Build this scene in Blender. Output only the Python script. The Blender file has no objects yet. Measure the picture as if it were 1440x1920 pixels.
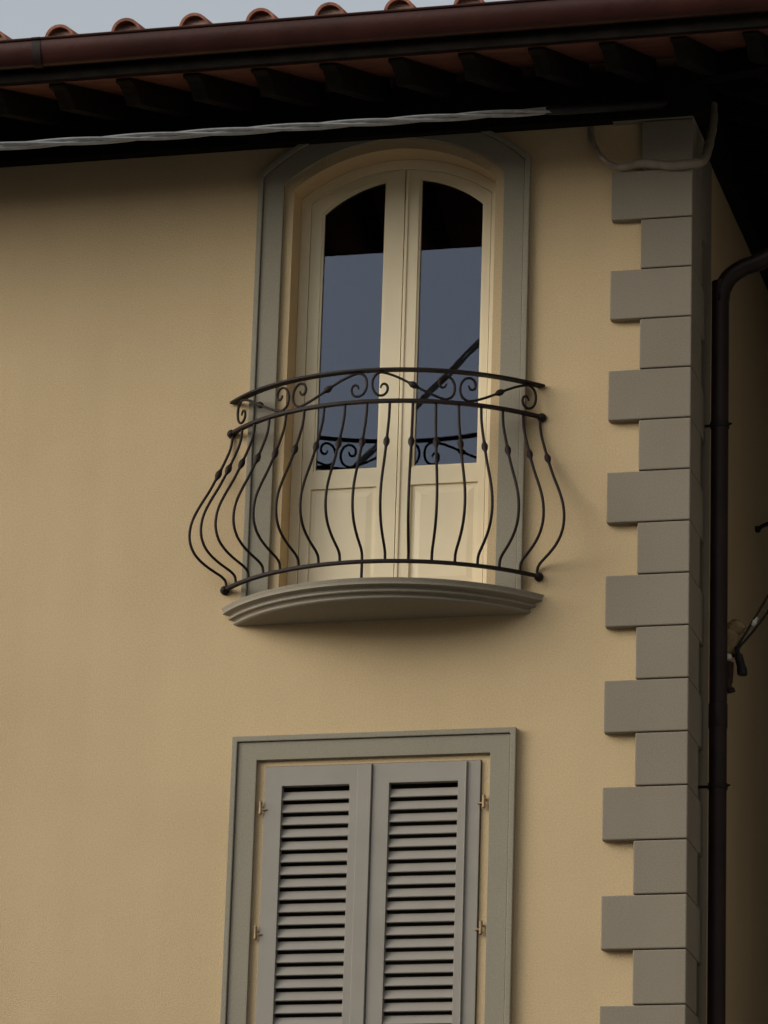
import bpy, bmesh, math, random
from mathutils import Vector, Matrix, geometry
random.seed(7)
SC = bpy.context.scene
COL = SC.collection
R = math.radians

# ------------------------------------------------------------------ camera
cd = bpy.data.cameras.new('camera'); cam = bpy.data.objects.new('camera', cd); COL.objects.link(cam)
cd.sensor_fit = 'VERTICAL'; cd.sensor_height = 24.0; cd.lens = 96.75
cd.clip_start = 0.1; cd.clip_end = 2000
CX = (0.969128690, 0.244693233, 0.030245715)
CY = (-0.046332279, 0.301229135, -0.952425497)
CZ = (-0.242162950, 0.921621522, 0.303266992)
cam.matrix_world = Matrix(((CX[0], -CY[0], -CZ[0], 4.964), (CX[1], -CY[1], -CZ[1], -18.893),
                           (CX[2], -CY[2], -CZ[2], 1.6), (0, 0, 0, 1)))
SC.camera = cam

# ------------------------------------------------------------------ sky and sun (overcast)
SUN_EL, SUN_AZ = 24, 238          # azimuth, clockwise from +Y
w = bpy.data.worlds.new('World'); SC.world = w; w.use_nodes = True
nt = w.node_tree; nt.nodes.clear()
wo = nt.nodes.new('ShaderNodeOutputWorld'); bg = nt.nodes.new('ShaderNodeBackground')
sky = nt.nodes.new('ShaderNodeTexSky'); sky.sky_type = 'NISHITA'; sky.sun_disc = False
sky.sun_elevation = R(SUN_EL); sky.sun_rotation = R(SUN_AZ)
sky.air_density = 1.5; sky.dust_density = 3.0; sky.ozone_density = 1.0
hs = nt.nodes.new('ShaderNodeHueSaturation'); hs.inputs['Saturation'].default_value = 0.34
nt.links.new(sky.outputs[0], hs.inputs['Color']); nt.links.new(hs.outputs[0], bg.inputs[0])
bg.inputs[1].default_value = 0.15
nt.links.new(bg.outputs[0], wo.inputs[0])
sd = bpy.data.lights.new('sun', 'SUN'); sd.energy = 1.0; sd.angle = R(62); sd.color = (1.0, 0.95, 0.87)
so = bpy.data.objects.new('sun', sd); COL.objects.link(so)
az, el = R(SUN_AZ), R(SUN_EL)
sv = Vector((math.sin(az)*math.cos(el), math.cos(az)*math.cos(el), math.sin(el)))
so.rotation_euler = sv.to_track_quat('Z', 'Y').to_euler(); so.location = (-4, -12, 20)
SC.view_settings.view_transform = 'Standard'; SC.view_settings.look = 'None'
SC.view_settings.exposure = 0.17; SC.view_settings.gamma = 1.0

# ------------------------------------------------------------------ materials
def mat(name, c, rough=0.8, var=0.12, scale=6.0, bump=0.0, bscale=60.0, metal=0.0, spec=0.4, c2=None, detail=6):
    m = bpy.data.materials.new(name); m.use_nodes = True
    n = m.node_tree; b = n.nodes['Principled BSDF']
    b.inputs['Roughness'].default_value = rough; b.inputs['Metallic'].default_value = metal
    b.inputs['Specular IOR Level'].default_value = spec
    tc = n.nodes.new('ShaderNodeTexCoord')
    no = n.nodes.new('ShaderNodeTexNoise'); no.inputs['Scale'].default_value = scale; no.inputs['Detail'].default_value = detail
    n.links.new(tc.outputs['Object'], no.inputs['Vector'])
    cr = n.nodes.new('ShaderNodeValToRGB'); n.links.new(no.outputs['Fac'], cr.inputs[0])
    cr.color_ramp.elements[0].position = 0.32; cr.color_ramp.elements[1].position = 0.68
    lo = c2 if c2 else tuple(v*(1-var) for v in c); hi = tuple(min(1, v*(1+var)) for v in c)
    cr.color_ramp.elements[0].color = (*lo, 1); cr.color_ramp.elements[1].color = (*hi, 1)
    n.links.new(cr.outputs[0], b.inputs['Base Color'])
    if bump > 0:
        n2 = n.nodes.new('ShaderNodeTexNoise'); n2.inputs['Scale'].default_value = bscale; n2.inputs['Detail'].default_value = 8
        n.links.new(tc.outputs['Object'], n2.inputs['Vector'])
        bp = n.nodes.new('ShaderNodeBump'); bp.inputs['Strength'].default_value = bump; bp.inputs['Distance'].default_value = 0.01
        n.links.new(n2.outputs['Fac'], bp.inputs['Height']); n.links.new(bp.outputs[0], b.inputs['Normal'])
    return m

def stucco_mat(name, c, bump=.4):
    """painted render: broad cloudy tone, fine speckle, grain relief"""
    m = mat(name, c, 0.92, 0.05, 1.1, bump, 140.0, spec=0.15)
    n = m.node_tree; b = n.nodes['Principled BSDF']
    src = b.inputs['Base Color'].links[0].from_socket
    tc = [x for x in n.nodes if x.type == 'TEX_COORD'][0]
    f = n.nodes.new('ShaderNodeTexNoise'); f.inputs['Scale'].default_value = 130; f.inputs['Detail'].default_value = 3
    n.links.new(tc.outputs['Object'], f.inputs['Vector'])
    mr = n.nodes.new('ShaderNodeMapRange'); mr.inputs['From Min'].default_value = .3; mr.inputs['From Max'].default_value = .7
    mr.inputs['To Min'].default_value = .90; mr.inputs['To Max'].default_value = 1.08
    n.links.new(f.outputs['Fac'], mr.inputs['Value'])
    # faint rain streaks, stretched along z
    mp = n.nodes.new('ShaderNodeMapping'); mp.inputs['Scale'].default_value = (5, 5, .35)
    n.links.new(tc.outputs['Object'], mp.inputs['Vector'])
    s = n.nodes.new('ShaderNodeTexNoise'); s.inputs['Scale'].default_value = 1.0; s.inputs['Detail'].default_value = 5
    n.links.new(mp.outputs[0], s.inputs['Vector'])
    ms = n.nodes.new('ShaderNodeMapRange'); ms.inputs['From Min'].default_value = .3; ms.inputs['From Max'].default_value = .7
    ms.inputs['To Min'].default_value = .975; ms.inputs['To Max'].default_value = 1.015
    n.links.new(s.outputs['Fac'], ms.inputs['Value'])
    mu = n.nodes.new('ShaderNodeMath'); mu.operation = 'MULTIPLY'
    n.links.new(mr.outputs[0], mu.inputs[0]); n.links.new(ms.outputs[0], mu.inputs[1])
    mx = n.nodes.new('ShaderNodeVectorMath'); mx.operation = 'SCALE'
    n.links.new(src, mx.inputs[0]); n.links.new(mu.outputs[0], mx.inputs['Scale'])
    n.links.new(mx.outputs[0], b.inputs['Base Color'])
    return m

def per_object_tone(m, amt):
    n = m.node_tree; b = n.nodes['Principled BSDF']; src = b.inputs['Base Color'].links[0].from_socket
    oi = n.nodes.new('ShaderNodeObjectInfo'); mr = n.nodes.new('ShaderNodeMapRange')
    mr.inputs['To Min'].default_value = 1-amt; mr.inputs['To Max'].default_value = 1+amt
    n.links.new(oi.outputs['Random'], mr.inputs['Value'])
    mx = n.nodes.new('ShaderNodeVectorMath'); mx.operation = 'SCALE'
    n.links.new(src, mx.inputs[0]); n.links.new(mr.outputs[0], mx.inputs['Scale']); n.links.new(mx.outputs[0], b.inputs['Base Color'])

STUCCO = stucco_mat('ochre_stucco', (.60, .457, .268))
STONE = stucco_mat('grey_render', (.262, .230, .178), .18)
GREYW = stucco_mat('grey_stucco', (.25, .24, .22))
DARKW = stucco_mat('weathered_brown_stucco', (.075, .068, .06))
SURR = stucco_mat('grey_surround_render', (.300, .274, .210), .18)
SLABM = stucco_mat('balcony_stone', (.27, .24, .185), .25)
CREAM = mat('cream_paint', (.86, .745, .51), .45, .03, 4, .05, 200, spec=.4)
SHUT = mat('grey_shutter_paint', (.30, .275, .235), .5, .05, 5, .06, 150, spec=.4)
IRON = mat('wrought_iron', (.012, .009, .008), .6, .35, 30, .25, 160, metal=.2, c2=(.020, .010, .007), spec=.3)
COPPER = mat('brown_painted_gutter', (.050, .016, .012), .34, .3, 3.5, .08, 40, metal=.3)
PIPE = mat('brown_painted_pipe', (.020, .010, .009), .5, .3, 4, .05, 40, metal=.3)
WOOD = mat('dark_stained_wood', (.010, .008, .0065), .9, .3, 12, .3, 60, spec=.1)
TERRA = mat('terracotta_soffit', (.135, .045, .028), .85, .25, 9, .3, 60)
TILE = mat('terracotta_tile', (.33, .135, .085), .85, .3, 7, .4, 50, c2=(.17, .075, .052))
MORTAR = mat('pinkish_mortar', (.46, .31, .24), .95, .2, 20, .5, 60)
BRASS = mat('dull_brass_hinge', (.30, .21, .12), .6, .3, 20, 0, metal=.3)
CABLE = mat('grey_cable_sheath', (.34, .34, .33), .6, .15, 25, .1, 60)
TUBE = mat('dusty_cable_sleeve', (.26, .22, .165), .8, .2, 20, .3, 50)
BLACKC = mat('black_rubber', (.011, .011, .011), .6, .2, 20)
FOAM = mat('yellow_mortar_patch', (.30, .225, .125), .95, .25, 25, .8, 25)
CERAM = mat('white_ceramic', (.75, .73, .68), .3, .05, 10)
RUST = mat('rusty_steel', (.035, .016, .013), .8, .35, 25, .4, 60)
ASPH = mat('asphalt', (.04, .04, .04), .9, .2, 8, .4, 80)
PAVE = mat('pavement_stone', (.09, .085, .08), .9, .2, 5, .3, 40)
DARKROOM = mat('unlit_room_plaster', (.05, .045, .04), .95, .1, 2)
per_object_tone(STONE, .035)

def glass_mat():
    m = bpy.data.materials.new('window_glass'); m.use_nodes = True
    n = m.node_tree; n.nodes.clear()
    out = n.nodes.new('ShaderNodeOutputMaterial'); mix = n.nodes.new('ShaderNodeMixShader')
    tr = n.nodes.new('ShaderNodeBsdfTransparent'); tr.inputs[0].default_value = (.75, .78, .80, 1)
    gl = n.nodes.new('ShaderNodeBsdfGlossy'); gl.inputs['Roughness'].default_value = .0
    gl.inputs['Color'].default_value = (.72, .80, 1, 1)
    fr = n.nodes.new('ShaderNodeFresnel'); fr.inputs['IOR'].default_value = 1.7
    tc = n.nodes.new('ShaderNodeTexCoord'); no = n.nodes.new('ShaderNodeTexNoise')
    no.inputs['Scale'].default_value = 1.5; no.inputs['Detail'].default_value = 0
    bp = n.nodes.new('ShaderNodeBump'); bp.inputs['Strength'].default_value = .006; bp.inputs['Distance'].default_value = .05
    n.links.new(tc.outputs['Object'], no.inputs['Vector']); n.links.new(no.outputs['Fac'], bp.inputs['Height'])
    n.links.new(fr.outputs[0], mix.inputs[0]); n.links.new(tr.outputs[0], mix.inputs[1]); n.links.new(gl.outputs[0], mix.inputs[2])
    n.links.new(mix.outputs[0], out.inputs[0])
    return m
GLASS = glass_mat()

# ------------------------------------------------------------------ mesh helpers
def obj(name, bm, m, parent=None, bevel=0.0, smooth=False, segs=2, label=None):
    me = bpy.data.meshes.new(name)
    bmesh.ops.remove_doubles(bm, verts=bm.verts, dist=1e-6)
    bmesh.ops.recalc_face_normals(bm, faces=bm.faces)
    bm.to_mesh(me); bm.free()
    me.materials.append(m) if not isinstance(m, (list, tuple)) else [me.materials.append(x) for x in m]
    o = bpy.data.objects.new(name, me); COL.objects.link(o); o.parent = parent
    if smooth:
        for p in me.polygons: p.use_smooth = True
        try: me.set_sharp_from_angle(angle=R(40))
        except Exception: pass
    if bevel:
        b = o.modifiers.new('bevel', 'BEVEL'); b.width = bevel; b.segments = segs; b.limit_method = 'ANGLE'; b.angle_limit = R(35)
    if label: o['label'] = label
    return o

def box(bm, x0, x1, y0, y1, z0, z1, mi=0):
    v = [bm.verts.new(p) for p in ((x0,y0,z0),(x1,y0,z0),(x1,y1,z0),(x0,y1,z0),(x0,y0,z1),(x1,y0,z1),(x1,y1,z1),(x0,y1,z1))]
    for f in ((0,1,2,3),(4,7,6,5),(0,4,5,1),(1,5,6,2),(2,6,7,3),(3,7,4,0)):
        fc = bm.faces.new([v[i] for i in f]); fc.material_index = mi

def plate(bm, outer, holes, y0, y1, sides=True):
    """plate in the x-z plane with holes, from y0 (front) to y1"""
    loops = [outer] + list(holes)
    pts = [[Vector((x, z, 0)) for x, z in L] for L in loops]
    tris = geometry.tessellate_polygon(pts)
    flat = [p for L in loops for p in L]
    f = [bm.verts.new((x, y0, z)) for x, z in flat]; b = [bm.verts.new((x, y1, z)) for x, z in flat]
    for t in tris:
        try:
            bm.faces.new([f[i] for i in t]); bm.faces.new([b[i] for i in reversed(t)])
        except ValueError: pass
    k = 0
    for L in loops:
        n = len(L)
        for i in range(n):
            a, c = k+i, k+(i+1) % n
            try: bm.faces.new((f[a], f[c], b[c], b[a]))
            except ValueError: pass
        k += n

def tube(bm, pts, r, seg=8, flat=None, cap=True):
    """tube along pts; r number or list; flat=(w,h) gives a rectangular bar"""
    pts = [Vector(p) for p in pts]; n = len(pts)
    rs = r if isinstance(r, (list, tuple)) else [r]*n
    t0 = (pts[1]-pts[0]).normalized()
    up = Vector((0, 0, 1)) if abs(t0.z) < .9 else Vector((0, 1, 0))
    u = t0.cross(up).normalized()
    rings = []
    for i, p in enumerate(pts):
        t = ((pts[min(i+1, n-1)]-pts[max(i-1, 0)])).normalized()
        u = (u - t*u.dot(t)).normalized(); v = t.cross(u)
        if flat:
            hw, hh = flat[0]/2, flat[1]/2
            ring = [bm.verts.new(p+u*a*hw+v*b*hh) for a, b in ((-1,-1),(1,-1),(1,1),(-1,1))]
        else:
            ring = [bm.verts.new(p+(u*math.cos(2*math.pi*k/seg)+v*math.sin(2*math.pi*k/seg))*rs[i]) for k in range(seg)]
        rings.append(ring)
    m = len(rings[0])
    for a, b in zip(rings, rings[1:]):
        for k in range(m): bm.faces.new((a[k], a[(k+1) % m], b[(k+1) % m], b[k]))
    if cap: bm.faces.new(list(reversed(rings[0]))); bm.faces.new(rings[-1])

def ball(bm, c, r, sx=1, sy=1, sz=1, seg=10):
    mt = Matrix.Translation(c) @ Matrix.Diagonal((sx*r, sy*r, sz*r, 1))
    bmesh.ops.create_uvsphere(bm, u_segments=seg, v_segments=max(6, seg//2+2), radius=1, matrix=mt)

def smoothline(pts, sub=6):
    """Catmull-Rom through pts"""
    P = [Vector(p) for p in pts]; out = []
    for i in range(len(P)-1):
        p0, p1, p2, p3 = P[max(i-1, 0)], P[i], P[i+1], P[min(i+2, len(P)-1)]
        for k in range(sub):
            t = k/sub
            out.append(.5*((2*p1)+(p2-p0)*t+(2*p0-5*p1+4*p2-p3)*t*t+(3*p1-p0-3*p2+p3)*t**3))
    out.append(P[-1]); return out

def thing(name, label, cat, loc=(0, 0, 0), group=None):
    o = bpy.data.objects.new(name, None); COL.objects.link(o); o.location = loc
    o.empty_display_size = .2
    o['label'] = label; o['category'] = cat
    if group: o['group'] = group
    return o
def tag(o, label, cat, group=None):
    o['label'] = label; o['category'] = cat
    if group: o['group'] = group
    return o

# ------------------------------------------------------------------ ground
bm = bmesh.new(); v = [bm.verts.new(p) for p in ((-600,-600,-.13),(600,-600,-.13),(600,600,-.13),(-600,600,-.13))]; bm.faces.new(v)
obj('ground', bm, ASPH)['kind'] = 'structure'
bm = bmesh.new(); box(bm, -30, 3.2, -2.2, 0, -.126, 0); obj('pavement', bm, PAVE, bevel=.015)['kind'] = 'structure'

# ------------------------------------------------------------------ the building
B = thing('apartment_building', 'ochre stuccoed villa with grey stone corner blocks, arched balcony door and shuttered window below', 'building')
WX = 1.523                 # side wall plane; the corner blocks stand 25 mm proud
LX, ZT = -9.0, 10.30       # left end, wall top
DC = 0.0                   # centre of the door
AC = 8.918                 # height of the arch centre

def arch(x0, x1, zb, cx, cz, r, n=28):
    """outline: rectangle whose top is an arc of radius r about (cx, cz)"""
    a0 = math.acos(max(-1, min(1, (x1-cx)/r))); a1 = math.acos(max(-1, min(1, (x0-cx)/r)))
    top = [(cx+r*math.cos(a0+(a1-a0)*i/n), cz+r*math.sin(a0+(a1-a0)*i/n)) for i in range(n+1)]
    return [(x0, zb), (x1, zb)] + top

door_hole = arch(-.53, .53, 7.33, DC, AC, .846)
WC = -.012
win_hole = [(WC-.547, 4.55), (WC+.543, 4.55), (WC+.543, 6.532), (WC-.547, 6.532)]
bm = bmesh.new()
plate(bm, [(LX, 0), (WX, 0), (WX, ZT), (LX, ZT)], [door_hole, win_hole], 0, .18)
obj('facade_wall', bm, STUCCO, B)
bm = bmesh.new(); box(bm, WX-.18, WX, .182, 9, 0, ZT); obj('side_wall', bm, STUCCO, B)

# rooms behind the openings
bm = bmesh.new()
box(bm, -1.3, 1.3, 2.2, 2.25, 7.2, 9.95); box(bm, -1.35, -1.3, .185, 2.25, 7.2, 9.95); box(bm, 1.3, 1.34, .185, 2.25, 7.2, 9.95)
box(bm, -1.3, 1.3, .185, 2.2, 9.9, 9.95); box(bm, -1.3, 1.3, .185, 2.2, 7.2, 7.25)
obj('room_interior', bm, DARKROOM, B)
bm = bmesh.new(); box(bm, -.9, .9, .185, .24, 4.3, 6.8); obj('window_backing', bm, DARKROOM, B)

# ---- corner blocks (quoins)
H = .26430
for k in range(-2, 36):
    zt = 9.536 - H*k; zb = zt - H + .005
    if zb < 0.02: break
    wide = (k % 2 == 0)
    xl = (1.136 if wide else 1.289) + random.uniform(-.002, .002)
    yr = .365 if wide else .235
    bm = bmesh.new()
    prof = [(xl, -.046), (1.548, -.046), (1.548, yr), (WX+.0, yr), (WX+.0, 0.0), (xl, 0.0)]
    lo = [bm.verts.new((x, y, zb)) for x, y in prof]; hi = [bm.verts.new((x, y, zt)) for x, y in prof]
    # split into two quads for caps (L-shape)
    for ring, flip in ((lo, True), (hi, False)):
        a = [ring[0], ring[1], ring[4], ring[5]]; c = [ring[1], ring[2], ring[3], ring[4]]
        bm.faces.new(a[::-1] if flip else a); bm.faces.new(c[::-1] if flip else c)
    for i in range(6):
        j = (i+1) % 6; bm.faces.new((lo[i], lo[j], hi[j], hi[i]))
    o = obj('corner_block', bm, STONE, B, bevel=.006)
bm = bmesh.new(); box(bm, 1.30, 1.536, -.014, .003, 0, 10.0); box(bm, 1.52, 1.536, .0035, .225, 0, 10.0); box(bm, 1.52, 1.527, .2255, .62, 0, 10.0)
obj('block_mortar', bm, STONE, B)

# ---- door surround (arched, grey, with a raised outer lip)
def ring_outline(off_i, off_o, zb):
    outer = arch(-(.578+off_o), .578+off_o, zb, DC, AC, .894+off_o, 32)
    inner = arch(-(.578+off_i), .578+off_i, zb, DC, AC, .894+off_i, 32)
    # an open ring (an upside-down U): outer path then inner path back
    return [outer[0]] + outer[:0:-1] + inner[1:] + [inner[0]] if False else outer, inner
def u_plate(bm, o, i, y0, y1):
    """U-shaped plate between two outlines that share their number of points"""
    o2 = o[1:] + [o[0]]; i2 = i[1:] + [i[0]]
    V = [[bm.verts.new((x, y, z)) for x, z in P] for P in (o2, i2) for y in (y0, y1)]
    of, ob, nf, nb = V
    n = len(o2)
    for k in range(n-1):
        bm.faces.new((of[k], of[k+1], nf[k+1], nf[k])); bm.faces.new((ob[k], nb[k], nb[k+1], ob[k+1]))
        bm.faces.new((of[k], ob[k], ob[k+1], of[k+1])); bm.faces.new((nf[k], nf[k+1], nb[k+1], nb[k]))
    for k in (0, n-1): bm.faces.new((of[k], nf[k], nb[k], ob[k]))
o_, i_ = ring_outline(0.0, .106, 7.30)
bm = bmesh.new(); u_plate(bm, o_, i_, -.024, .0)
sr = obj('door_surround', bm, SURR, B, bevel=.003)
o_, i_ = ring_outline(.108, .136, 7.30)
bm = bmesh.new(); u_plate(bm, o_, i_, -.036, .0)
obj('outer_lip', bm, SURR, sr, bevel=.004)

# ---- french door
fo = arch(-.5295, .5295, 7.33, DC, AC, .8455, 32); fi = arch(-.477, .477, 7.33, DC, AC, .793, 32)
bm = bmesh.new(); u_plate(bm, fo, fi, .145, .178)
FD = obj('french_door', bm, CREAM, B, bevel=.003)
def leaf(x0, x1, gx0, gx1, px0, px1):
    n = 14; cx, cz, r = .012, 9.046, .622
    zt = lambda x: AC + math.sqrt(.790**2 - x*x)
    outer = [(x0, 7.345), (x1, 7.345)] + [(x1+(x0-x1)*i/n, zt(x1+(x0-x1)*i/n)) for i in range(n+1)]
    gz = lambda x: cz + math.sqrt(r*r - (x-cx)**2)
    hole = [(gx0, 8.096), (gx1, 8.096)] + [(gx1+(gx0-gx1)*i/n, gz(gx1+(gx0-gx1)*i/n)) for i in range(n+1)]
    pan = [(px0, 7.47), (px1, 7.47), (px1, 8.004), (px0, 8.004)]
    bm = bmesh.new(); plate(bm, outer, [hole, pan], .150, .190)
    # glazing bead
    ins = lambda L, d: [(min(max(x, gx0+d), gx1-d), min(max(z, 8.096+d), gz(min(max(x, gx0+d), gx1-d))-d)) for x, z in L]
    bead_i = ins(hole, .010)
    plate(bm, [(x, z) for x, z in hole], [bead_i], .1585, .172)
    # recessed lower panel with a raised, bevelled field
    plate(bm, pan, [], .162, .185)
    a = [(px0+.0, 7.47), (px1, 7.47), (px1, 8.004), (px0, 8.004)]
    d1, d2 = .022, .050
    q1 = [bm.verts.new((x, .1618, z)) for x, z in ((px0+d1, 7.47+d1), (px1-d1, 7.47+d1), (px1-d1, 8.004-d1), (px0+d1, 8.004-d1))]
    q2 = [bm.verts.new((x, .1575, z)) for x, z in ((px0+d2, 7.47+d2), (px1-d2, 7.47+d2), (px1-d2, 8.004-d2), (px0+d2, 8.004-d2))]
    for i in range(4): bm.faces.new((q1[i], q1[(i+1) % 4], q2[(i+1) % 4], q2[i]))
    bm.faces.new(q2)
    lf = obj('door_leaf', bm, CREAM, FD, bevel=.0015)
    bm = bmesh.new(); plate(bm, [(x, z) for x, z in ins(hole, .004)], [], .1735, .1775)
    obj('glass_pane', bm, GLASS, FD)
    return lf
leaf(-.474, .018, -.417, -.078, -.425, -.085)
leaf(.023, .474, .095, .438, .095, .438)
bm = bmesh.new(); box(bm, .024, .040, .143, .1495, 7.36, 9.70); obj('closing_bead', bm, CREAM, FD, bevel=.003)

# ---- balcony slab, moulded edge, plan = segment of a circle
CYS, RS = .605, 1.015
prof = [(.0, 7.352), (-.0, 7.349), (.004, 7.340), (.006, 7.331), (.004, 7.322), (.012, 7.317), (.026, 7.315), (.034, 7.308), (.036, 7.302),
        (.030, 7.300), (.028, 7.294), (.031, 7.290), (.044, 7.288), (.053, 7.281), (.055, 7.276), (.050, 7.273), (.050, 7.266), (.056, 7.260), (.064, 7.257)]
prof = [(d - .004, z) for d, z in prof]
bm = bmesh.new(); N = 64; cols = []
for i in range(N+1):
    col = []
    for d, z in prof:
        r = RS - d; a = math.acos(CYS/r) * (2*i/N-1)
        y = CYS - r*math.cos(a)
        col.append(bm.verts.new((r*math.sin(a), min(y, 0.0) if 0 < i < N else 0.0, z)))
    cols.append(col)
for a, b in zip(cols, cols[1:]):
    for k in range(len(prof)-1): bm.faces.new((a[k], a[k+1], b[k+1], b[k]))
bm.faces.new([c[0] for c in cols]); bm.faces.new([c[-1] for c in reversed(cols)])
SL = obj('balcony_slab', bm, SLABM, B, smooth=True)

# ---- railing
HW, SAG = .80, .37
RR = (HW*HW + SAG*SAG)/(2*SAG); AM = math.asin(HW/RR)
def arc(s, z, off=0.0):
    """point on the railing's plan curve; s in -1..1"""
    a = AM*s; r = RR + off
    return Vector((r*math.sin(a) - .006, -(r*math.cos(a) - (RR-SAG)), z))
def rail(bm, z, r=None, flat=None, off=0, s0=-1, s1=1, n=60):
    tube(bm, [arc(s0+(s1-s0)*i/n, z, off) for i in range(n+1)], r or .01, 8, flat)
bm = bmesh.new(); rail(bm, 8.432, flat=(.042, .012))
RL = obj('balcony_railing', bm, IRON, B, bevel=.002)
bm = bmesh.new(); rail(bm, 8.270, flat=(.026, .018)); obj('middle_rail', bm, IRON, RL, bevel=.003)
bm = bmesh.new(); rail(bm, 7.447, flat=(.026, .016)); obj('bottom_rail', bm, IRON, RL, bevel=.003)
for s in (-1, 1):
    for z in (8.270, 7.447):
        bm = bmesh.new(); c = arc(s, z) + Vector((0, -.012, -.004)); ball(bm, c, .021 if z < 8 else .017, 1, 1.2, 1); tube(bm, [c, c+Vector((0, .014, 0))], .023, 12)
        obj('wall_anchor', bm, IRON, RL, smooth=True)
belly = [(0, 0), (.07, .006), (.14, .022), (.28, .070), (.40, .116), (.51, .165), (.60, .198), (.68, .212), (.75, .208), (.81, .186),
         (.855, .150), (.89, .105), (.915, .062), (.935, .028), (.96, .006), (1, 0)]
ZTB, ZBB = 8.262, 7.455
for i in range(17):
    s = -1 + 2*i/16; s = max(-.985, min(.985, s))
    bm = bmesh.new()
    jz, jo = random.uniform(-.004, .004), random.uniform(.985, 1.015)
    raw = [arc(s, ZTB-(ZTB-ZBB)*t, o*jo) for t, o in belly]
    pts = smoothline(raw, 4)
    tube(bm, pts, .0072, 8)
    # forged knot: two cones and a collar
    kz = ZTB - (ZTB-ZBB)*.285 + jz
    idx = min(range(len(pts)), key=lambda j: abs(pts[j].z-kz)); c = pts[idx]
    d = (pts[idx+1]-pts[idx-1]).normalized()
    tube(bm, [c+d*q for q in (-.034, -.024, -.012, -.004, .004, .012, .024, .034)], [.0074, .010, .0150, .0165, .0165, .0150, .010, .0074], 10)
    if i == 8: tube(bm, [arc(s, 7.445), arc(s, 7.351)], .0075, 8)
    obj('baluster', bm, IRON, RL, smooth=True)

# S-scrolls between the handrail and the middle rail
z0s, z1s = 8.281, 8.424
ms, hs_ = (z0s+z1s)/2, (z1s-z0s)/2
def sscroll(sa, sb, flip):
    """one lying S between arc stations sa..sb; flip=False: lower volute at the sa end"""
    L = (sb-sa)*AM*RR                    # length in metres
    r = hs_ - .0045; pts = []
    nsp = 44
    # lower volute (left): spiral out, going up its outer side and over the top
    c0 = (r+.004, 0.0)
    th0, th1 = R(-300-60), R(90)
    for k in range(nsp+1):
        t = k/nsp; th = R(-110) + (R(-110-250)-R(-110))*0
        ang = R(520) - t*R(520-90)       # clockwise out of the curl
        rad = r*(.20+.80*min(1, t*1.12)**1.15)
        pts.append((c0[0]*.80+rad*.80*math.cos(ang)+.1*(r-rad), -.35*(r-rad)+rad*math.sin(ang)))
    # pts runs ... fix direction: end on top centre
    c1 = (L-r-.004, 0.0)
    tail = [(L-x, -y) for x, y in reversed(pts)]
    mid = []
    a, b = pts[-1], tail[0]
    for k in range(1, 12):
        t = k/12; e = t*t*(3-2*t)*.55 + t*.45
        mid.append((a[0]+(b[0]-a[0])*t, a[1]+(b[1]-a[1])*e))
    path = pts+mid+tail
    if flip: path = [(L-x, y) for x, y in path]
    return [arc(sa+x/(AM*RR), ms+y) for x, y in path], len(pts)+len(mid)//2
for q, (sa, sb, fl) in enumerate(((-.945, -.475, False), (-.465, .005, True), (.015, .485, False), (.495, .965, True))):
    P, mi = sscroll(sa, sb, fl)
    bm = bmesh.new(); n = len(P)
    tube(bm, P, [.0045+.0022*min(1, min(i, n-1-i)/10) for i in range(n)], 8)
    c = P[mi]; d = (P[mi+1]-P[mi-1]).normalized()
    tube(bm, [c+d*t for t in (-.030, -.020, -.010, 0, .010, .020, .030)], [.006, .010, .0155, .0165, .0155, .010, .006], 10)
    obj('iron_scroll', bm, IRON, RL, smooth=True)

# ---- lower window: surround, shutters
def rect(x0, x1, z0, z1): return [(x0, z0), (x1, z0), (x1, z1), (x0, z1)]
bm = bmesh.new(); plate(bm, rect(WC-.685, WC+.685, 4.36, 6.652), [rect(WC-.587, WC+.587, 4.50, 6.560)], -.024, .0)
ws = obj('window_surround', bm, SURR, B, bevel=.003)
bm = bmesh.new(); plate(bm, rect(WC-.715, WC+.715, 4.33, 6.682), [rect(WC-.687, WC+.687, 4.358, 6.654)], -.036, .0)
obj('outer_lip', bm, SURR, ws, bevel=.004)
bm = bmesh.new(); box(bm, WC-.78, WC+.78, -.12, -.0365, 4.34, 4.42); obj('window_sill', bm, STONE, ws, bevel=.006)

def shutter(x0, x1, fx0, fx1, lath):
    bm = bmesh.new()
    zt, zb = 6.527, 4.56; ft, fb = 6.428, 4.66
    fm = 4.98
    plate(bm, rect(x0, x1, zb, zt), [rect(fx0, fx1, fm+.04, ft), rect(fx0, fx1, fb, fm-.04)], -.014, .026)
    # raised frame bead round the louvres
    z = ft - .080
    pitch = .0619
    while z > fb - .01:
        if not (fm-.055 < z < fm+.03):
            c, s = math.cos(R(62)), math.sin(R(62)); ln, th = .0258, .0045
            # slat centre, leaning outward at its foot
            cy, cz = .008, z + .032
            v = []
            for x in (fx0-.004, fx1+.004):
                for a, b in ((-1,-1),(1,-1),(1,1),(-1,1)):
                    y_ = cy + a*ln*c + b*th*s; z_ = cz + a*ln*s - b*th*c
                    v.append(bm.verts.new((x, y_, z_)))
            for f in ((0,1,2,3),(7,6,5,4),(0,4,5,1),(1,5,6,2),(2,6,7,3),(3,7,4,0)): bm.faces.new([v[i] for i in f])
        z -= pitch
    if lath: box(bm, lath[0], lath[1], -.026, -.0145, zb, zt-.003)
    return obj('shutter', bm, SHUT, B, bevel=.0015, segs=1)
S1 = shutter(WC-.543, WC-.0015, WC-.456, WC-.114, (-.084, -.0155))
S2 = shutter(WC+.0015, WC+.539, WC+.085, WC+.428, (.453, .460))
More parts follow.
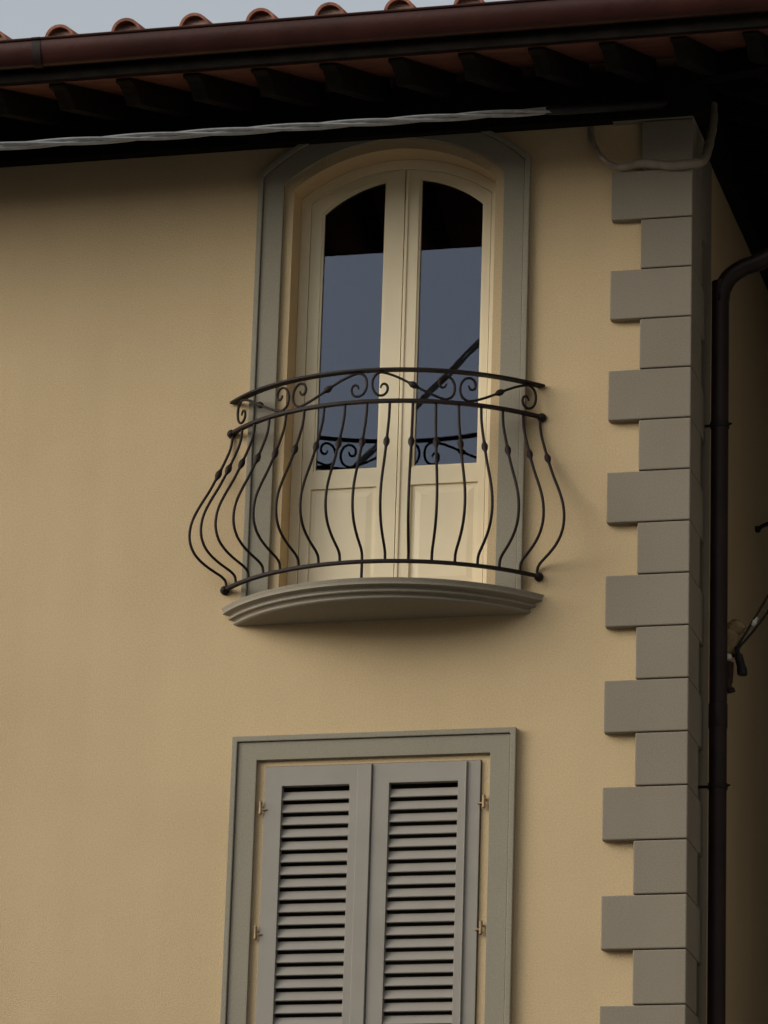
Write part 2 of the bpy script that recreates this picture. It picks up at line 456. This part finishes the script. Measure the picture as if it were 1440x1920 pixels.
for S, hx, sg in ((S1, -.571, -1), (S2, .548, 1)):
    for hz in (6.320, 5.700, 4.90):
        bm = bmesh.new()
        tube(bm, [(hx, -.020, hz-.022), (hx, -.020, hz+.022)], .008, 12)
        ball(bm, (hx, -.020, hz+.026), .0095); ball(bm, (hx, -.020, hz-.026), .0095)
        tube(bm, [(hx, -.020, hz-.008), (hx-sg*.03, -.0165, hz-.008)], .005, 8)
        tube(bm, [(hx, -.020, hz+.012), (hx+sg*.012, .01, hz+.012)], .005, 8)
        obj('hinge', bm, BRASS, S, smooth=True)

# ------------------------------------------------------------------ roof
YT, SL_, ZS = -1.08, .35, 9.78           # rafter tails, slope, soffit height at the tails
XC = WX + 1.10                            # eaves line of the side
def zs(y): return ZS + (y-YT)*SL_
# soffit of terracotta flats: front bay and side bay, mitred along the hip
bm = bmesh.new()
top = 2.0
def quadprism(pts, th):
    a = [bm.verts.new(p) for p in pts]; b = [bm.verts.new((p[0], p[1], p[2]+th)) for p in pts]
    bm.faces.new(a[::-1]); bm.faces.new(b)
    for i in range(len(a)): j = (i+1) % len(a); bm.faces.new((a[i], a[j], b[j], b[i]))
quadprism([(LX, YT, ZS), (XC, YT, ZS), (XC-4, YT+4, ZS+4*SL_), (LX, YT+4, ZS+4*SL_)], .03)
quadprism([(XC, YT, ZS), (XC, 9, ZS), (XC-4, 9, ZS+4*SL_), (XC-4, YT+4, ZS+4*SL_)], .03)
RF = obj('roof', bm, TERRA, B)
# rafters under the soffit
RP = .3474
def rafter(p0, p1, wdt, dep, side):
    """bar from tail p0 to p1 hanging under the soffit; side: unit vector across"""
    bm = bmesh.new(); p0, p1, sd_ = Vector(p0), Vector(p1), Vector(side)
    d = (p1-p0); L = d.length; dn = d.normalized(); dz = Vector((0, 0, -1))
    # tail with a chamfered, slightly curved lower end
    prof = [(0, 0), (0, .020), (.07, .036), (.13, .072), (.20, dep), (L, dep), (L, 0)]
    a = [bm.verts.new(p0+dn*s+dz*h) for s, h in prof]; b = [bm.verts.new(p0+dn*s+dz*h+sd_*wdt) for s, h in prof]
    bm.faces.new(a); bm.faces.new(b[::-1])
    for i in range(len(a)): j = (i+1) % len(a); bm.faces.new((a[i], b[i], b[j], a[j]))
    return obj('rafter', bm, WOOD, B, bevel=.003)
k = -22
while True:
    x = -1.500 + RP*k
    if x > XC-.25: break
    if x > LX:
        run = min(1.5, XC-.06-(x+.08))
        rafter((x-.01, YT+.02, ZS-.001+.02*SL_), (x-.01, YT+run, ZS-.001+SL_*run), .080, .13, (1, 0, 0))
    k += 1
y = YT + .45
while y < 8.5:
    run = min(1.4, y-YT-.06)
    rafter((XC-.004, y, ZS-.001), (XC-run, y, ZS-.001+SL_*run), .080, .115, (0, 1, 0)); y += RP
rafter((XC-.02, YT+.02, ZS-.004), (XC-1.3, YT+1.3, ZS-.004+SL_*1.28), .10, .12, (.7071, .7071, 0))
bm = bmesh.new(); box(bm, LX, XC+.01, YT-.030, YT-.001, 9.784, 9.885); obj('eaves_shade_strip', bm, WOOD, B, bevel=.003)  # dark strip added as the shadow on the soffit's front edge
bm = bmesh.new(); box(bm, LX, WX+.075, -.075, -.001, 9.812, 10.075); box(bm, WX+.001, WX+.075, -.0005, 8.9, 9.812, 10.075); obj('wall_plate', bm, WOOD, B, bevel=.004)
# roof covering: pans as a sheet with coppi rows
bm = bmesh.new()
def cover_row(bm, o, d, length, r0=.078, r1=.066, seg=12, tile=.40, rise=.012):
    """a row of half-round tiles from o going along d (unit, uphill)"""
    d = Vector(d); o = Vector(o); up = Vector((0, 0, 1)); sd_ = d.cross(up).normalized(); nn = sd_.cross(d).normalized()
    n = max(1, int(length/tile))
    for t in range(n):
        a0 = o+d*(tile*t)+nn*(.016 + random.uniform(-.004, .004)); a1 = o+d*(tile*(t+1)+.05)+nn*(.0)
        off = random.uniform(-.006, .006)
        rings = []
        for c, r in ((a0, r0), (a1, r1)):
            for rr in (r, r-.014):
                rings.append([bm.verts.new(c+sd_*(rr*math.cos(math.pi*i/seg)+off)+nn*rr*1.0*math.sin(math.pi*i/seg)) for i in range(seg+1)])
        A, Ai, Bq, Bi = rings
        for i in range(seg):
            bm.faces.new((A[i], A[i+1], Bq[i+1], Bq[i])); bm.faces.new((Ai[i], Bi[i], Bi[i+1], Ai[i+1]))
            bm.faces.new((A[i], Ai[i], Ai[i+1], A[i+1]))
dn = Vector((0, 1, .27)).normalized()
TY = -1.150
k = -21
while True:
    x = -1.440 + .3480*k
    if x > XC-.1: break
    if x > LX:
        run = min(4.2, max(.42, (XC-x)))
        cover_row(bm, (x, TY, 9.964), dn, run*1.0)
        c = Vector((x, TY+.022, 9.974)); bp = bmesh.new()
        f0 = [(c.x+.0635*math.cos(math.pi*i/12), c.z+.016+.061*math.sin(math.pi*i/12)) for i in range(13)]
        plate(bp, f0, [], c.y+random.uniform(-.006, .006), c.y+.05)
        obj('tile_mortar', bp, MORTAR, RF)
    k += 1
dside = Vector((-1, 0, SL_)).normalized()
y = YT+.35
while y < 8.8:
    cover_row(bm, (XC+.07, y, 9.964), dside, min(4.0, max(.42, y-YT)), seg=8); y += .348
obj('cover_tiles', bm, TILE, RF, smooth=True)
bm = bmesh.new()
TH = .05
def sheet(pts, th):
    a = [bm.verts.new(p) for p in pts]; b = [bm.verts.new((p[0], p[1], p[2]+th)) for p in pts]
    bm.faces.new(a[::-1]); bm.faces.new(b)
    for i in range(len(a)): j = (i+1) % len(a); bm.faces.new((a[i], a[j], b[j], b[i]))
e = .05; zb_ = ZS+.095
sheet([(LX, YT-e, zb_-.0), (XC+e, YT-e, zb_), (XC-4, YT+4, zb_+SL_*(4+e)), (LX, YT+4, zb_+SL_*(4+e))], .05)
sheet([(XC+e, YT-e+.001, zb_), (XC+e, 9, zb_), (XC-4, 9, zb_+SL_*(4+e)), (XC-4, YT+4.001, zb_+SL_*(4+e))], .05)
obj('pan_tiles', bm, TILE, RF)
# hip ridge
bm = bmesh.new(); cover_row(bm, (XC+.03, YT-.03, 10.00), Vector((-.7071, .7071, SL_*.7071)).normalized(), 5.2, .10, .09); obj('hip_tiles', bm, TILE, RF, smooth=True)

# ---- gutter (half round with rolled lip)
def gutter(bm, p0, p1, out, r=.066, seg=16):
    p0, p1, out = Vector(p0), Vector(p1), Vector(out); up = Vector((0, 0, 1))
    prof = []
    for i in range(seg+1):
        a = math.pi + math.pi*i/seg        # inner lip -> bottom -> outer lip
        prof.append((math.cos(a)*r, math.sin(a)*r*1.78))
    lip = [(r+.006+.007*math.cos(t), .004+.007*math.sin(t)) for t in [math.pi*1.0-k*math.pi/4 for k in range(1, 8)]]
    prof = prof + lip
    inner = [(a*.965, b*.98) for a, b in reversed(prof[:seg+1])]
    prof += inner
    A = [bm.verts.new(p0+out*a+up*b) for a, b in prof]; Bv = [bm.verts.new(p1+out*a+up*b) for a, b in prof]
    n = len(prof)
    for i in range(n): j = (i+1) % n; bm.faces.new((A[i], A[j], Bv[j], Bv[i]))
GY, GZ = YT-.078, 9.953
bm = bmesh.new(); gutter(bm, (LX, GY, GZ), (XC+.078, GY, GZ), (0, -1, 0))
GU = obj('gutter', bm, COPPER, B, smooth=True)
bm = bmesh.new(); gutter(bm, (XC+.078, GY, GZ), (XC+.078, 8.8, GZ), (1, 0, 0)); obj('gutter_run', bm, COPPER, GU, smooth=True)
for xj in (-5.53, -1.53, 2.47):
    bm = bmesh.new(); gutter(bm, (xj-.022, GY, GZ), (xj+.022, GY, GZ), (0, -1, 0), r=.0695); obj('gutter_joint', bm, PIPE, GU, smooth=True)

# ---- downpipe on the side wall
PX, PY = 1.624, .345
bm = bmesh.new()
path = smoothline([(PX, PY, .15), (PX, PY, 4), (PX, PY, 8.6), (PX, PY, 8.95)], 4)
path += smoothline([(PX+.008, PY, 9.02), (PX+.045, PY, 9.085), (PX+.12, PY, 9.135), (PX+.25, PY, 9.185), (XC-.10, PY, 9.50), (XC+.02, PY, 9.60), (XC+.075, PY, 9.72), (XC+.078, PY, 9.85)], 6)
tube(bm, path, .0445, 18)
DP = obj('downpipe', bm, PIPE, B, smooth=True)
bm = bmesh.new(); tube(bm, [(PX, PY, 6.74), (PX, PY, 6.745), (PX, PY, 6.86), (PX, PY, 6.865)], [.045, .0475, .0475, .045], 18)
obj('pipe_sleeve', bm, PIPE, DP, smooth=True)
for z in (3.2, 5.2, 6.45, 8.3):
    bm = bmesh.new(); tube(bm, [(PX, PY, z-.014), (PX, PY, z+.014)], .049, 18); tube(bm, [(PX, PY, z), (WX-.01, PY, z)], .008, 8)
    tube(bm, [(PX+.048, PY-.012, z), (PX+.062, PY-.02, z)], .006, 8)
    obj('pipe_bracket', bm, IRON, DP, smooth=True)

# ------------------------------------------------------------------ neighbour across the alley (outside the frame)
NB = thing('neighbouring_building', 'plain grey house across the narrow alley to the right', 'building', (3.02, 0, 0))
bm = bmesh.new(); box(bm, 0, 8, -4.2, 12, 0, 12.6); obj('wall', bm, GREYW, NB)
bm = bmesh.new(); box(bm, -.22, 8.22, -4.5, 12.3, 12.601, 12.75); obj('roof', bm, TILE, NB)
# houses on the other side of the street, behind the camera
OB = thing('opposite_building', 'long plain house row across the street facing the villa', 'building', (0, -26, 0))
bm = bmesh.new(); box(bm, -40, 40, -9, 0, 0, 12.5); obj('wall', bm, DARKW, OB)
bm = bmesh.new(); box(bm, -40.5, 40.5, -9.5, .5, 12.501, 12.75); obj('roof', bm, TILE, OB)

# ------------------------------------------------------------------ overhead twisted cable
P0 = Vector((1.452, -.012, 9.906)); DV = Vector((-.689, -.665, -.287)).normalized()
def strand(bm, ph, r, rad, turns_per_m, t0, t1, step=.02, sag=0):
    n = int((t1-t0)/step); u = DV.cross(Vector((0, 0, 1))).normalized(); v = DV.cross(u)
    pts = []
    for i in range(n+1):
        t = t0+(t1-t0)*i/n; a = 2*math.pi*turns_per_m*t+ph
        pts.append(P0+DV*t+(u*math.cos(a)+v*math.sin(a))*rad)
    tube(bm, pts, r, 6)
OC = thing('overhead_cable', 'pale grey twisted cable bundle crossing below the eaves to the top corner', 'cable', tuple(P0))
for q in range(3):
    bm = bmesh.new(); strand(bm, q*2*math.pi/3 + .4, .0085, .0125, .85, .02, 26)
    o = obj('strand', bm, CABLE, OC, smooth=True); o.matrix_parent_inverse = Matrix.Translation(-P0)

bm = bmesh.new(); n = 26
tube(bm, [P0+DV*(.0+.80*i/n) for i in range(n+1)], [.0265]*(n-3)+[.0255, .024, .022, .019], 12)  # black sleeve added to stand for the shade over the cable's end
o = obj('shade_sleeve', bm, BLACKC, OC, smooth=True); o.matrix_parent_inverse = Matrix.Translation(-P0)

# dusty sleeve wrapped round the corner just under the eaves
pts = [(1.02, -.006, 9.800), (1.03, -.02, 9.735), (1.062, -.045, 9.655), (1.118, -.058, 9.585), (1.185, -.060, 9.553), (1.285, -.062, 9.567),
       (1.37, -.062, 9.555), (1.46, -.062, 9.540), (1.545, -.058, 9.548), (1.590, -.03, 9.566), (1.603, .03, 9.63), (1.608, .10, 9.735), (1.61, .17, 9.86), (1.60, .22, 9.98)]
L_ = smoothline(pts, 6); n = len(L_)
bm = bmesh.new(); tube(bm, L_, [.014+.010*min(1, max(0, (i-18)/14))+.0015*math.sin(i*1.3) for i in range(n)], 10)
tag(obj('cable_sleeve', bm, TUBE, smooth=True), 'dusty tan cable sleeve looped round the building corner under the eaves', 'cable')

# ------------------------------------------------------------------ cable anchor on the side wall, right of the downpipe
AN = thing('cable_anchor', 'cable anchor on yellowish mortar lump beside the brown downpipe', 'cable anchor', (WX, .8, 7.35))
def part(name, bm, m, par, loc, **k):
    o = obj(name, bm, m, par, **k); o.matrix_parent_inverse = Matrix.Translation([-c for c in loc]); return o
AL = (WX, .8, 7.35)
bm = bmesh.new(); ball(bm, (1.585, .80, 7.31), .075, 1.0, .9, 1.15, 28); ball(bm, (1.635, .78, 7.375), .045, 1.1, .8, .9, 24); ball(bm, (1.565, .8, 7.245), .055, .9, .9, 1.1, 22)
for v in bm.verts: v.co += Vector((random.uniform(-1, 1), random.uniform(-1, 1), random.uniform(-1, 1)))*.0055
part('mortar_lump', bm, FOAM, AN, AL, smooth=True)
bm = bmesh.new(); tube(bm, [(1.53, .78, 7.205), (1.60, .76, 7.215)], .014, 12); ball(bm, (1.604, .755, 7.217), .019)
part('insulator', bm, CERAM, AN, AL, smooth=True)
bm = bmesh.new(); tube(bm, smoothline([(1.645, .76, 7.270), (1.650, .76, 7.235), (1.662, .76, 7.19), (1.672, .76, 7.145), (1.672, .76, 7.12)], 4), [.012]*5+[.022]*6+[.026]*5+[.018], 12)
tube(bm, [(1.57, .8, 7.235), (1.65, .76, 7.225)], .008, 8)
part('rubber_clamp', bm, BLACKC, AN, AL, smooth=True)
bm = bmesh.new(); tube(bm, smoothline([(1.605, .76, 7.19), (1.602, .76, 7.13), (1.60, .76, 7.075), (1.612, .76, 7.045), (1.636, .76, 7.050)], 5), [.026]*10+[.020]*6+[.013]*5, 10)
part('rusty_hook', bm, RUST, AN, AL, smooth=True)
SV = thing('service_wire', 'pair of thin dark wires rising to the right from the anchor', 'wire', (1.655, .76, 7.26))
SLc = (1.655, .76, 7.26)
for dx, dz in ((0, 0), (.028, -.02)):
    bm = bmesh.new(); a = Vector((1.645+dx*.2, .76, 7.265+dz*.3)); d = Vector((.60, -.10, 1.02)).normalized()
    line = [a + d*t + Vector((dx, 0, dz))*min(1, t*5) + Vector((0, 0, -.02*t*(3-t))) for t in [i*.12 for i in range(28)]]
    tube(bm, line, .0062, 6); part('wire', bm, BLACKC, SV, SLc, smooth=True)
bm = bmesh.new(); ball(bm, (1.735, .75, 7.392), .014, 1, 1, 1.1, 12); tube(bm, [(1.725, .75, 7.375), (1.748, .75, 7.415)], .010, 8)
part('white_bead', bm, CERAM, SV, SLc, smooth=True)

# small iron wall hook further along the side wall
bm = bmesh.new(); tube(bm, smoothline([(WX-.01, 2.06, 8.305), (1.545, 2.05, 8.300), (1.575, 2.04, 8.312), (1.64, 2.03, 8.325), (1.72, 2.03, 8.325)], 4), .012, 10); ball(bm, (1.538, 2.05, 8.290), .017)
tag(obj('wall_hook', bm, IRON, smooth=True), 'small black iron hook on the shaded side wall at the right edge', 'hook')
